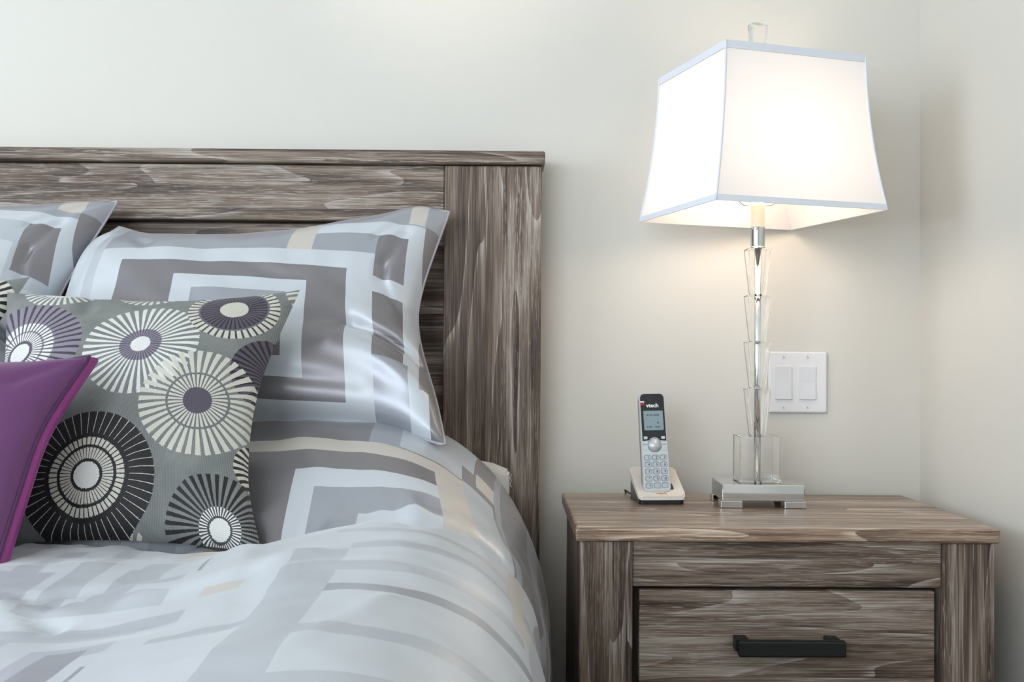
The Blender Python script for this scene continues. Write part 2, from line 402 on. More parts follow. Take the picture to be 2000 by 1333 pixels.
SHC = Matrix.Translation((0.4350, -0.1945, 0)) @ Matrix.Rotation(radians(17.0), 4, 'Z')
SZ0, SZ1 = 1.1685, 1.4275
def shade_half(t):   # t 0 top .. 1 bottom
    k = 0.18*t + 0.82*max(t, 0.0)**2.1
    return 0.1290+(0.1570-0.1290)*k, 0.1215+(0.1420-0.1215)*k
def shade_ring(t, out=0.0, nside=14):
    w, d = shade_half(t); w += out; d += out; z = SZ1+(SZ0-SZ1)*t; pts = []
    cs = [(-w, -d), (w, -d), (w, d), (-w, d)]
    for i in range(4):
        a, b = cs[i], cs[(i+1) % 4]
        for k in range(nside): pts.append((a[0]+(b[0]-a[0])*k/nside, a[1]+(b[1]-a[1])*k/nside, z))
    return pts
def shade_mesh(name, t0, t1, n, out=0.0):
    rows = [shade_ring(t0+(t1-t0)*j/n, out) for j in range(n+1)]; rows = [r+[r[0]] for r in rows]
    me = grid_mesh(name, rows); b = bmesh.new(); b.from_mesh(me); bmesh.ops.remove_doubles(b, verts=b.verts[:], dist=1e-5)
    b.transform(SHC); bmesh.ops.recalc_face_normals(b, faces=b.faces[:]); b.to_mesh(me); b.free(); return me
sh = link('shade', shade_mesh('shade', 0.0, 1.0, 24), SHADE, lamp)
for t0, t1 in ((-0.002, 0.046), (0.964, 1.002)):
    o = link('trim_tape', shade_mesh('trim_tape', t0, t1, 3, 0.0006), SHTRIM, sh)
    md = o.modifiers.new('thick', 'SOLIDIFY'); md.thickness = 0.0014; md.offset = 1
for sx, sy in ((-1, -1), (1, -1), (1, 1), (-1, 1)):
    pts = [SHC @ V(sx*(shade_half(t)[0]+0.0008), sy*(shade_half(t)[1]+0.0008), SZ1+(SZ0-SZ1)*t) for t in [k/20 for k in range(21)]]
    MB().tube(pts, 0.0017, 8).build('corner_tape', SHTRIM, sh, True)
sp = MB()
for a, b in (((-0.1280, 0, SZ1-0.006), (0.1280, 0, SZ1-0.006)), ((0, -0.1205, SZ1-0.006), (0, 0.1205, SZ1-0.006))):
    sp.tube([SHC @ Vector(a), SHC @ Vector(b)], 0.0014, 8)
sp.build('spider', WIRE, sh)
MB().frustum(1.4300, 1.5030, 0.0240, 0.0140, 0.0310, 0.0180, SHC, 0.0009).build('finial', GLASS, lamp)
MB(SHC).cyl((0, 0, 1.4250), 0.005, 0.0095, 16).build('finial_nut', CHROME, lamp)
pl = bpy.data.lights.new('lamp_light', 'POINT'); pl.energy = 1.4; pl.color = (1.0, 0.735, 0.57); pl.shadow_soft_size = 0.065
po = bpy.data.objects.new('lamp_light', pl); COL.objects.link(po); po.location = (LX, LY, 1.262); adopt(po, lamp)

# ================================================================== CORDLESS PHONE
def rrect(w, h, r, n=5):
    pts = []
    for cx, cy, a0 in ((w/2-r, h/2-r, 0), (-w/2+r, h/2-r, pi/2), (-w/2+r, -h/2+r, pi), (w/2-r, -h/2+r, 3*pi/2)):
        for k in range(n+1): pts.append((cx+r*cos(a0+pi/2*k/n), cy+r*sin(a0+pi/2*k/n)))
    return pts
CR = Matrix.Translation((0.2680, -0.1600, 0.670)) @ Matrix.Rotation(radians(5.0), 4, 'Z')
cradle = thing('phone_cradle', (0.268, -0.16, 0.67), 'pale phone charging cradle with black base on the nightstand', 'phone cradle')
# wedge with a rounded front: black foot, pale shell
shell = []
def wedge(z_lo_f, z_lo_b, z_hi_f, z_hi_b, inset, mat, name, bev):
    b = bmesh.new(); out = rrect(0.0830-2*inset, 0.0860-2*inset, 0.008, 5)
    def taper(x, y): return x*(1.0 + 0.0*y), y
    A = []; B = []
    for x, y in out:
        t = (y+0.043)/0.086
        A.append(b.verts.new((x, y, z_lo_f+(z_lo_b-z_lo_f)*t))); B.append(b.verts.new((x, y, z_hi_f+(z_hi_b-z_hi_f)*t)))
    n = len(out); b.faces.new(A[::-1]); tf = b.faces.new(B)
    for i in range(n): b.faces.new((A[i], A[(i+1) % n], B[(i+1) % n], B[i]))
    bmesh.ops.bevel(b, geom=list(tf.edges), offset=bev, segments=3, affect='EDGES')
    b.transform(CR); me = bpy.data.meshes.new(name); b.to_mesh(me); b.free(); return link(name, me, mat, cradle, False)
wedge(0.0003, 0.0003, 0.0075, 0.0440, 0.002, BLACKP, 'foot_shell', 0.001)
wedge(0.0076, 0.0441, 0.0145, 0.0560, 0.0, CREAMP, 'top_shell', 0.0022)
slope = math.atan2(0.0415, 0.086)
TOPF = CR @ Matrix.Translation((0, -0.043, 0.0145)) @ Matrix.Rotation(slope, 4, 'X')      # x right, y up the slope
me = text_mesh('vtech', 0.0088, TOPF @ Matrix.Translation((0, 0.0085, 0.0002)), bold=0.00012); link('logo_lettering', me, ORANGEINK, cradle)
MB(TOPF).poly([(x, y+0.030, 0.0) for x, y in rrect(0.050, 0.020, 0.004)], (0, 0, 0.0006)).build('handset_slot', BLACKP, cradle)
MB().tube(curve3([(0.237, -0.118, 0.678), (0.230, -0.095, 0.6745), (0.2255, -0.075, 0.676), (0.2235, -0.063, 0.6765), (0.226, -0.0545, 0.672), (0.226, -0.051, 0.664)], 30), 0.0017, 8).build('cord', CORDM, cradle, True)

HM = Matrix.Translation((0.2650, -0.1925, 0.6905)) @ Matrix.Rotation(radians(4.0), 4, 'Z') @ Matrix.Rotation(radians(-1.2), 4, 'Y') @ Matrix.Rotation(radians(90-13), 4, 'X')   # x right, y up the handset, z out of its face
hs = thing('phone_handset', (0.265, -0.185, 0.69), 'silver and black cordless phone handset standing in its cradle', 'phone')
HL = 0.1735
b = bmesh.new(); rows = []
def hw(v): return 0.0222 + 0.0016*(1-v/HL)
outl = [(-hw(0)+0.006, 0), (hw(0)-0.006, 0), (hw(0)-0.0015, 0.002), (hw(0.006), 0.008), (hw(0.08), 0.08), (hw(HL)-0.0002, HL-0.007), (hw(HL)-0.0022, HL-0.002), (hw(HL)-0.007, HL), (-hw(HL)+0.007, HL), (-hw(HL)+0.0022, HL-0.002), (-hw(HL)+0.0002, HL-0.007), (-hw(0.08), 0.08), (-hw(0.006), 0.008), (-hw(0)+0.0015, 0.002)]
MB(HM).poly([(x, y, -0.0125) for x, y in outl], (0, 0, 0.0125), bevel=0.0012).build('front_shell', SILVERP, hs)
MB(HM).poly([(x*0.96, y*0.985+0.001, -0.024) for x, y in outl], (0, 0, 0.0116), bevel=0.002).build('back_shell', BLACKP, hs)
fp = [(hw(HL)-0.0012, HL-0.085), (hw(HL)-0.0012, HL-0.008), (hw(HL)-0.0034, HL-0.0030), (hw(HL)-0.008, HL-0.0014)]
dk = [(-0.0100, HL-0.0840), (-0.0060, HL-0.0800), (0.0, HL-0.0785), (0.0060, HL-0.0800), (0.0100, HL-0.0840)] + fp + [(-x, y) for x, y in fp[::-1]]
MB(HM).poly([(x, y, 0.0) for x, y in dk], (0, 0, 0.0006)).build('face_panel', BLACKP, hs)
scr = MB(HM).poly([(x+0.0005, y+HL-0.0490, 0.0005) for x, y in rrect(0.0345, 0.0345, 0.0012)], (0, 0, 0.0005)).build('screen', LCD, hs)
ink = MB(HM)
for row, segs in ((0.0095, ((-0.0125, -0.0085), (-0.0075, -0.0065), (-0.0055, -0.001), (0.001, 0.011))), (0.0025, ((-0.013, -0.012),)), (-0.004, ((0.006, 0.010),)), (-0.0115, ((-0.0125, -0.009), (-0.008, -0.003), (0.003, 0.007), (0.008, 0.0115)))):
    for x0, x1 in segs: ink.box(x0, x1, HL-0.0490+row-0.0014, HL-0.0490+row+0.0014, 0.0009, 0.0011)
ink.build('display_text', LCDINK, scr)
me = text_mesh('vtech', 0.0100, HM @ Matrix.Translation((0.0, HL-0.0225, 0.0007)), bold=0.00028); link('logo_lettering', me, WHITEINK, hs)
MB(HM).box(-0.008, 0.008, HL-0.0130, HL-0.0118, 0.0003, 0.0008).build('earpiece_slot', CORDM, hs)
MB(HM).box(-0.0212, -0.0142, HL-0.0215, HL-0.0170, 0.0003, 0.0009).build('badge', REDINK, hs)
MB(HM).box(-0.0212, -0.0142, HL-0.0168, HL-0.0145, 0.0003, 0.0009).build('badge', WHITEINK, hs)
for x in (-0.0155, 0.0155):
    MB(HM).poly([(px+x, py+HL-0.0795, 0.0004) for px, py in rrect(0.0066, 0.0050, 0.001)], (0, 0, 0.0012), bevel=0.0003).build('soft_key', SILVERP, hs)
disc = MB(HM).cyl((0, HL-0.0925, 0.0006), 0.0112, 0.0026, 36, bevel=0.0006).build('navigation_disc', SILVERP, hs, True)
rg = []
MB(HM).tube([(0.0118*cos(t), HL-0.0925+0.0118*sin(t), 0.0004) for t in [2*pi*k/40 for k in range(40)]], 0.0005, 6, True).build('ring', KEYRIM, disc, True)
for sx, word in ((-1, 'TALK'), (1, 'OFF')):
    k_ = MB(HM).poly([(x*sx, y, 0.0) for x, y in ((0.0110, HL-0.0860), (0.0208, HL-0.0860), (0.0210, HL-0.1010), (0.0120, HL-0.1010))], (0, 0, 0.0010), bevel=0.0003).build('call_key', SILVERP, hs)
    me = text_mesh(word, 0.0036, HM @ Matrix.Translation((sx*0.0160, HL-0.0915, 0.0011))); link('key_lettering', me, KEYRIM, k_)
digits = ['1', '2', '3', '4', '5', '6', '7', '8', '9', '*', '0', '#', '+', '', '-']
for i, ch in enumerate(digits):
    cx = (i % 3-1)*0.0140; cy = HL-0.1140-(i//3)*0.0121
    MB(HM).poly([(x+cx, y+cy, 0.0) for x, y in rrect(0.0124, 0.0096, 0.0036)], (0, 0, 0.0004)).build('key_surround', KEYRIM, hs)
    k_ = MB(HM).poly([(x+cx, y+cy-0.0004, 0.0003) for x, y in rrect(0.0112, 0.0082, 0.0032)], (0, 0, 0.0014), bevel=0.0004).build('key', KEYP, hs)
    if ch:
        me = text_mesh(ch, 0.0064, HM @ Matrix.Translation((cx+0.0014, cy-0.0004, 0.0017)), bold=0.00008); link('key_lettering', me, DARKINK, k_)

# ================================================================== FABRICS
BAND, FILL, BEIGE, SOFT, PALE = lin(205, 211, 218), lin(130, 127, 131), lin(206, 200, 192), lin(164, 168, 177), lin(190, 196, 204)
def satin(name, rects, tile=None, uvscale=1.0, tiled=()):
    """woven geometric satin: rects = (u0,u1,v0,v1,tone) painted in order; tone 0 fill, .25 soft, .45 pale, .65 beige, 1 band"""
    m = Mat(name); U = m.sep(m.coord('UV')); u, v = U[0], U[1]
    def paint_rects(u, v, lst, tone):
        for u0, u1, v0, v1, tn in lst:
            inside = m.math('MULTIPLY', m.math('COMPARE', u, (u0+u1)/2, (u1-u0)/2), m.math('COMPARE', v, (v0+v1)/2, (v1-v0)/2))
            tone = m.mixf(inside, tone, tn)
        return tone
    tone = 0.0
    if tile:
        tu = m.math('MULTIPLY', m.math('FRACT', m.math('DIVIDE', u, tile[0])), tile[0])
        tv = m.math('MULTIPLY', m.math('FRACT', m.math('DIVIDE', v, tile[1])), tile[1])
        tone = paint_rects(tu, tv, tiled, tone)
    tone = paint_rects(u, v, rects, tone)
    col = m.ramp(tone, [(0.0, FILL), (0.15, SOFT), (0.35, PALE), (0.55, BEIGE), (0.8, BAND)], True)
    weave = m.noise(m.comb(m.math('MULTIPLY', U[0], 260/uvscale), m.math('MULTIPLY', U[1], 1500/uvscale)), 1.0, 2)
    met = m.ramp(tone, [(0.0, (0.5,)*3), (0.15, (0.40,)*3), (0.35, (0.3,)*3), (0.55, (0.25,)*3), (0.8, (0.2,)*3)], True)
    rough = m.ramp(tone, [(0.0, (0.36,)*3), (0.15, (0.36,)*3), (0.35, (0.38,)*3), (0.55, (0.42,)*3), (0.8, (0.44,)*3)], True)
    m.p(Base_Color=m.mix(m.math('MULTIPLY', weave, 0.12), col, (0.9, 0.9, 0.92)), Roughness=rough, Metallic=met, Sheen_Weight=0.32, Sheen_Roughness=0.35)
    m.bump(weave, 0.05, 0.0005)
    return m.m

def pillow(top, bottom, left, right, thick, ns=110, nt=90, back=0.6, power=2.3, q=0.55, disp=None, gusset=None, flatuv=0.65):
    """seam loop from four 3-D edge polylines (top/bottom run left to right, left/right run bottom to top); returns front, back meshes and seam loop"""
    T, B = curve3(top, ns), curve3(bottom, ns); L, R = curve3(left, nt), curve3(right, nt)
    c00, c10, c01, c11 = B[0], B[-1], T[0], T[-1]
    P = [[None]*(ns+1) for _ in range(nt+1)]
    for j in range(nt+1):
        t = j/nt
        for i in range(ns+1):
            s = i/ns
            P[j][i] = B[i]*(1-t)+T[i]*t + L[j]*(1-s)+R[j]*s - (c00*(1-s)*(1-t)+c10*s*(1-t)+c01*(1-s)*t+c11*s*t)
    Nn = [[None]*(ns+1) for _ in range(nt+1)]
    rx = ((c10+c11)-(c00+c01))/2; ry = ((c01+c11)-(c00+c10))/2; oc = (c00+c10+c01+c11)/4-rx/2-ry/2
    avg = ((c10+c11)-(c00+c01)).cross((c01+c11)-(c00+c10)).normalized()
    for j in range(nt+1):
        for i in range(ns+1):
            du = P[j][min(i+6, ns)]-P[j][max(i-6, 0)]; dv = P[min(j+6, nt)][i]-P[max(j-6, 0)][i]
            n = du.cross(dv); n = n.normalized() if n.length > 1e-9 else avg
            Nn[j][i] = (n*0.5+avg*0.5).normalized()
    def sheet(sign, k):
        G = []; UV = []; gus = gusset if sign < 0 else None
        for j in range(nt+1):
            t = j/nt; row = []; uvr = []
            for i in range(ns+1):
                s = i/ns
                h = max(0.0, (1-abs(2*s-1)**power)*(1-abs(2*t-1)**power))**q
                d = thick*h*k
                if disp and sign > 0: d += disp(s, t)*min(1.0, h*1.6)
                elif disp: d += 0.3*disp(1-s, t)*min(1.0, h*1.6)
                p = P[j][i]+Nn[j][i]*d*sign
                pu = s*(1-flatuv)+flatuv*(p-oc).dot(rx)/rx.length_squared; pv = t*(1-flatuv)+flatuv*(p-oc).dot(ry)/ry.length_squared
                row.append(p+(gus if gus else V(0, 0, 0))); uvr.append((pu, pv))
            G.append(row); UV.append(uvr)
        return G, UV
    loop = B[:-1]+R[:-1]+T[::-1][:-1]+L[::-1][:-1]
    return sheet(1, 1.0), sheet(-1, back), loop
def build_pillow(root, mat, matback, pip_mat, pip_r, **k):
    (G, UV), (Gb, UVb), loop = pillow(**k)
    f = link('front_cover', grid_mesh('front_cover', G, UV), mat, root, True)
    bk = link('back_cover', grid_mesh('back_cover', Gb, UVb, True), matback, root, True)
    if pip_r: MB().tube(loop, pip_r, 8, True).build('piping', pip_mat, root, True)
    if k.get('gusset'):
        g = k['gusset']; c = sum(loop, V(0, 0, 0))/len(loop); out = []
        for fr in (0.0, 0.33, 0.66, 1.0):
            out.append([p+g*fr+(p-c).normalized()*0.004*sin(fr*pi) for p in loop+[loop[0]]])
        link('gusset', grid_mesh('gusset', out), matback, root, True)
    return f
def nz(x, y, z=0.0): return mnoise.noise(Vector((x, y, z)))
def seg_d(s, t, a, b, asp=1.0):
    """distance from (s,t) to segment ab"""
    ax, ay, bx, by = a[0]*asp, a[1], b[0]*asp, b[1]; px, py = s*asp, t
    dx, dy = bx-ax, by-ay; L = dx*dx+dy*dy; k = max(0.0, min(1.0, ((px-ax)*dx+(py-ay)*dy)/L)) if L else 0
    return sqrt((px-ax-k*dx)**2+(py-ay-k*dy)**2), k
def folds(s, t, lst, asp=1.0):
    d = 0.0
    for a, b, w, amp in lst:
        r, k = seg_d(s, t, a, b, asp); d += amp*exp(-(r/w)**2)*(1-0.5*k)
    return d

# ---- comforter pattern: a tile of nested, stepped rectangles (metres)
CT = (0.56, 0.50)
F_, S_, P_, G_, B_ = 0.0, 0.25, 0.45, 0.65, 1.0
comf_tile = [(0, 0.56, 0, 0.50, P_),
    (0.00, 0.56, 0.00, 0.035, B_), (0.00, 0.035, 0.00, 0.50, B_),
    (0.07, 0.53, 0.07, 0.47, B_), (0.105, 0.495, 0.105, 0.435, P_), (0.14, 0.46, 0.14, 0.40, B_), (0.175, 0.425, 0.175, 0.365, S_),
    (0.21, 0.39, 0.21, 0.33, B_), (0.245, 0.355, 0.245, 0.295, P_),
    (0.26, 0.30, 0.0, 0.105, G_), (0.495, 0.56, 0.18, 0.215, B_), (0.33, 0.365, 0.40, 0.50, B_), (0.46, 0.56, 0.36, 0.39, P_)]
# the large motif over the shoulder of the bed nearest the nightstand (u across, v down the bed)
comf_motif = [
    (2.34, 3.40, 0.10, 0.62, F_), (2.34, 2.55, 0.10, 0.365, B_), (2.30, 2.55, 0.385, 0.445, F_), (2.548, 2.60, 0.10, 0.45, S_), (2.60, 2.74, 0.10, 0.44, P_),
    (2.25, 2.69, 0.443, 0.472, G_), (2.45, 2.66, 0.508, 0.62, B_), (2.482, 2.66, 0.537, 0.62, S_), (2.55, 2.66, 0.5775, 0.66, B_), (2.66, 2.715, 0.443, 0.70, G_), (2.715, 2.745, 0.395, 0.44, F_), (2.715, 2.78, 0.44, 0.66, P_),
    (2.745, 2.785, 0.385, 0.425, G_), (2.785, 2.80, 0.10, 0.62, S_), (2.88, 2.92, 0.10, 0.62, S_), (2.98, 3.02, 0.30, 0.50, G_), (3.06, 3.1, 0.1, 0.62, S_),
    (2.42, 3.40, 0.62, 1.42, B_), (2.535, 2.59, 0.92, 1.34, P_),  # from here down the bed, satin sheen is painted in as paler pattern tones
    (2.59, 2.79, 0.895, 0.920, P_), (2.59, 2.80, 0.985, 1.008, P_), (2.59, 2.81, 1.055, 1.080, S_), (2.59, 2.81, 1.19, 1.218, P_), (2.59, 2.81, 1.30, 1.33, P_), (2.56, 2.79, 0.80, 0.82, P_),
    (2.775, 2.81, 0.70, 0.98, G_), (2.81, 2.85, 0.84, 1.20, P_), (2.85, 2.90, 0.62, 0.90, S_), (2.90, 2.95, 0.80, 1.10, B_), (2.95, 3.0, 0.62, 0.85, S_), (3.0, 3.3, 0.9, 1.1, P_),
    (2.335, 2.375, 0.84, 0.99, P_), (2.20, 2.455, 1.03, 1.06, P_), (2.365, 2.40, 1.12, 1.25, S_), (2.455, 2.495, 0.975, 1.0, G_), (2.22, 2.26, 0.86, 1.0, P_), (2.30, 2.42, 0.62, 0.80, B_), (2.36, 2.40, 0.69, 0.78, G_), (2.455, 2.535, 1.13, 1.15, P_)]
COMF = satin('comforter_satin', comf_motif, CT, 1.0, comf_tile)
SHAM_R = [(-1, 2, -1, 2, S_),
    (0.06, 0.826, 0.02, 0.775, B_), (0.13, 0.752, 0.10, 0.700, F_), (0.287, 0.644, 0.17, 0.625, B_), (0.34, 0.590, 0.26, 0.555, S_), (0.535, 0.590, 0.235, 0.42, F_),
    (0.575, 0.645, 0.775, 1.1, G_), (0.645, 0.95, 0.865, 0.925, B_), (0.826, 0.915, 0.69, 0.865, F_), (0.826, 0.93, 0.62, 0.69, B_), (0.826, 0.908, 0.26, 0.62, F_),
    (0.908, 0.948, 0.16, 0.90, B_), (0.948, 1.2, 0.17, 0.93, F_), (0.90, 0.945, 0.93, 1.2, G_), (0.945, 1.2, 0.93, 1.2, S_), (0.826, 0.92, -0.5, 0.26, S_), (0.92, 0.972, -0.2, 0.17, B_), (0.972, 1.3, -0.5, 0.17, F_),
    (-0.5, 0.03, -0.5, 1.5, B_), (0.03, 0.06, 0.0, 1.2, P_)]
SHAMM = satin('sham_satin', SHAM_R, None, 1.6)
SHAM_L = [(-1, 2, -1, 2, S_), (0.10, 0.965, 0.05, 0.93, B_), (0.20, 0.935, 0.12, 0.875, P_), (0.848, 0.935, 0.655, 0.875, F_), (0.30, 0.835, 0.20, 0.77, B_), (0.36, 0.77, 0.27, 0.70, S_),
    (0.965, 1.3, -0.5, 0.96, F_), (0.90, 0.965, 0.96, 1.2, G_), (0.80, 1.0, 0.50, 0.60, B_)]
SHAMLM = satin('sham_satin_left', SHAM_L, None, 1.6)
PIPING = plain('lilac_grey_piping', lin(176, 170, 178), 0.4)

# ================================================================== MATTRESS, COMFORTER
mt = MB().box(-1.50, -0.06, -2.02, -0.13, 0.30, 0.60, 0.05, 4).build('mattress', SHEET, None, True)
tag(mt, 'white mattress hidden beneath the grey patterned comforter', 'mattress')
bb = MB().box(-1.50, -0.03, -2.02, -0.12, 0.06, 0.298, 0.02, 2).build('box_spring', SHEET); tag(bb, 'white box spring hidden beneath the mattress and comforter', 'box spring')

HCREST = [(-2.3, 0.700), (-1.6, 0.702), (-1.1, 0.712), (-0.90, 0.722), (-0.76, 0.724), (-0.69, 0.712), (-0.635, 0.690), (-0.60, 0.686), (-0.55, 0.716), (-0.48, 0.765), (-0.40, 0.803), (-0.33, 0.818), (-0.24, 0.815), (-0.15, 0.800)]
# folds in plan (x, y): start, end, width, height
CF = [((-0.47, -0.93), (-0.33, -0.86), 0.020, -0.012), ((-0.45, -0.96), (-0.56, -0.92), 0.014, -0.010), ((-0.47, -0.95), (-0.62, -1.04), 0.035, 0.012),
      ((-0.30, -0.80), (-0.20, -1.02), 0.030, 0.010), ((-0.26, -0.86), (-0.22, -1.12), 0.020, -0.008), ((-0.70, -0.86), (-0.45, -0.80), 0.025, 0.008),
      ((-0.10, -1.08), (-0.16, -1.24), 0.010, 0.004), ((-0.50, -1.00), (-0.30, -1.05), 0.03, -0.008), ((-0.38, -0.90), (-0.28, -0.88), 0.03, 0.010),
      ((-0.60, -1.10), (-0.40, -1.18), 0.03, 0.010), ((-0.20, -0.97), (0.0, -0.95), 0.02, 0.004), ((-0.44, -0.95), (-0.52, -0.905), 0.008, -0.010), ((-0.42, -1.00), (-0.47, -0.97), 0.010, -0.012), ((-0.36, -0.95), (-0.20, -0.90), 0.022, 0.010), ((-0.05, -0.66), (-0.02, -0.78), 0.012, 0.006), ((-0.10, -0.64), (-0.11, -0.76), 0.012, -0.006), ((-0.17, -0.64), (-0.16, -0.74), 0.012, 0.005), ((-0.45, -1.10), (-0.38, -1.22), 0.015, -0.010), ((-0.62, -0.95), (-0.72, -1.00), 0.02, -0.010)]
def comforter_point(a, y):
    """a = arc distance from the bed's centre line x=-0.75 towards the right edge"""
    if a < 0:
        q_ = comforter_point(-a, y); return V(-1.5-q_.x, q_.y, q_.z)
    hump = smooth01(y, -0.66, -0.42)
    Rx = 0.18+(0.29-0.18)*hump; xe = 0.046+(0.074-0.046)*hump; zc = 0.53+(0.45-0.53)*hump
    xe += 0.008*nz(y*6, 3.1); h0 = spline(HCREST, y)
    flat = xe-Rx+0.75; Rz = h0-zc; qa = 0.5*pi*sqrt((Rx*Rx+Rz*Rz)/2)
    e = 2.0/(2.25-0.25*hump)
    if a <= flat:
        x = -0.75+a; z = h0; nx, nzv = 0.0, 1.0
    elif a <= flat+qa:
        th = (a-flat)/qa*pi/2
        x = xe-Rx+Rx*max(0.0, sin(th))**e; z = zc+Rz*max(0.0, cos(th))**e; nx, nzv = sin(th), cos(th)
    else:
        k = a-flat-qa; x = xe-0.10*k*k*hump-0.02*k+0.012*sin(y*16)*min(1, k*6); z = zc-k; nx, nzv = 1.0, 0.0
    left = smooth01(-x, 0.14, 0.40)*(1-hump)
    z -= left*(0.020+0.026*smooth01(-y, 0.61, 0.74))
    # puckers along the stitched trough
    tr = exp(-((y+0.585)/0.055)**2)
    d = 0.018*nz(x*13, y*9, 1.3)*tr + 0.010*nz(x*36, y*18, 4.0)*tr - 0.014*exp(-((y+0.595+0.012*sin(x*21))/0.014)**2)
    d += 0.0045*nz(x*5.0+y*2, y*7, 0.3)+0.0026*nz(x*13, y*15+x*6, 2.7)+0.0012*nz(x*34+y*12, y*26, 6.1)
    d += folds(x, y, CF)*(1-hump)*max(nzv, 0)
    if hump > 0.2: d += 0.004*nz(x*9+z*4, y*5, 7.0)*hump
    return V(x+nx*d, y, z+nzv*d)
NB = 250
al = [-1.44+1.20*k/50 for k in range(50)] + [-0.24+1.68*k/195 for k in range(196)]
rowsP, rowsU = [], []
ys = [-0.150-(2.05)*(k/NB)**1.25 for k in range(NB+1)]
for y in ys:
    rowsP.append([comforter_point(a, y) for a in al]); rowsU.append([(a+2.0, -y+0.02) for a in al])
me = grid_mesh('comforter', rowsP, rowsU, True)
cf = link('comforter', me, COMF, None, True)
tag(cf, 'silver grey satin comforter with interlocking rectangles covering the bed', 'comforter')
md = cf.modifiers.new('loft', 'SOLIDIFY'); md.thickness = 0.012; md.offset = -1

# white pillow lying flat under the sham, its corner peeking out beside the headboard
wp = thing('white_pillow', (-0.3, -0.2, 0.66), 'white pillow whose corner peeks out between comforter and headboard', 'pillow')
MB().poly([(0.006, -0.155, 0.716), (0.010, -0.118, 0.7195), (-0.020, -0.103, 0.7315), (-0.09, -0.103, 0.742), (-0.30, -0.103, 0.745), (-0.30, -0.155, 0.745), (-0.09, -0.155, 0.742)], (0, 0, -0.046), bevel=0.004).build('cover', SHEET, wp)
wpz = [(0.0095, -0.118, 0.717-k*0.006) for k in range(6)]
MB().tube([(0.0115+0.0015*sin(k*2.4), -0.119, 0.712-k*0.004) for k in range(7)], 0.0009, 6).build('thread', SHEET, wp)

# ================================================================== SHAMS
def sham_disp(s, t):
    d = 0.006*nz(s*4, t*4, 0.2)+0.003*nz(s*11+t*3, t*10, 1.1)
    d += folds(s, t, [((0.02, 0.98), (0.20, 0.80), 0.03, -0.012), ((0.98, 0.98), (0.86, 0.82), 0.025, -0.014),
                      ((1.0, 0.30), (0.80, 0.37), 0.030, -0.030), ((0.98, 0.14), (0.74, 0.24), 0.060, 0.022), ((0.80, 0.37), (0.55, 0.30), 0.05, -0.010),
                      ((0.93, 0.85), (0.90, 0.62), 0.02, -0.008), ((0.05, 0.90), (0.03, 0.6), 0.02, -0.008), ((0.45, 0.10), (0.78, 0.08), 0.03, -0.010), ((0.90, 0.70), (0.96, 0.50), 0.02, -0.008), ((0.12, 0.93), (0.25, 0.86), 0.02, -0.006)], 1.45)
    return d
shr = thing('pillow_sham', (-0.39, -0.30, 0.79), 'wide silver satin pillow sham leaning on the headboard beside its right post', 'pillow', 'satin pillow shams')
build_pillow(shr, SHAMM, SHAMM, PIPING, 0.0024,
    top=[(-0.690, -0.135, 1.148), (-0.61, -0.112, 1.128), (-0.50, -0.105, 1.120), (-0.35, -0.105, 1.136), (-0.22, -0.112, 1.166), (-0.15, -0.128, 1.184), (-0.101, -0.150, 1.178)],
    bottom=[(-0.715, -0.36, 0.798), (-0.55, -0.345, 0.808), (-0.35, -0.335, 0.813), (-0.20, -0.340, 0.806), (-0.092, -0.375, 0.784)],
    left=[(-0.715, -0.36, 0.800), (-0.740, -0.28, 0.90), (-0.748, -0.21, 1.02), (-0.736, -0.155, 1.105), (-0.690, -0.135, 1.148)],
    right=[(-0.092, -0.375, 0.786), (-0.112, -0.30, 0.850), (-0.150, -0.19, 0.96), (-0.146, -0.165, 1.04), (-0.101, -0.150, 1.178)],
    thick=0.125, back=0.12, q=0.46, power=2.5, disp=sham_disp)
shl = thing('pillow_sham', (-1.0, -0.28, 0.79), 'silver satin pillow sham cut off by the left edge, behind the patterned cushion', 'pillow', 'satin pillow shams')
build_pillow(shl, SHAMLM, SHAMLM, PIPING, 0.0024,
    top=[(-1.30, -0.140, 1.17), (-1.15, -0.11, 1.155), (-0.95, -0.105, 1.160), (-0.80, -0.112, 1.178), (-0.693, -0.135, 1.194)],
    bottom=[(-1.31, -0.36, 0.800), (-1.15, -0.36, 0.815), (-0.95, -0.35, 0.82), (-0.80, -0.36, 0.815), (-0.725, -0.39, 0.80)],
    left=[(-1.31, -0.36, 0.800), (-1.28, -0.29, 0.90), (-1.28, -0.24, 1.02), (-1.30, -0.140, 1.17)],
    right=[(-0.725, -0.39, 0.80), (-0.775, -0.28, 0.90), (-0.765, -0.19, 1.03), (-0.693, -0.135, 1.194)],
    thick=0.125, back=0.12, q=0.46, power=2.5, disp=lambda s, t: sham_disp(s, t))

# ================================================================== PATTERNED CUSHIONS
WHT, CRM, PUR, BLK, GRY = lin(226, 226, 222), lin(212, 210, 198), lin(86, 78, 94), lin(18, 18, 22), lin(112, 114, 116)
LPU, DPU, DGY = lin(138, 132, 148), lin(58, 52, 64), lin(66, 68, 72)
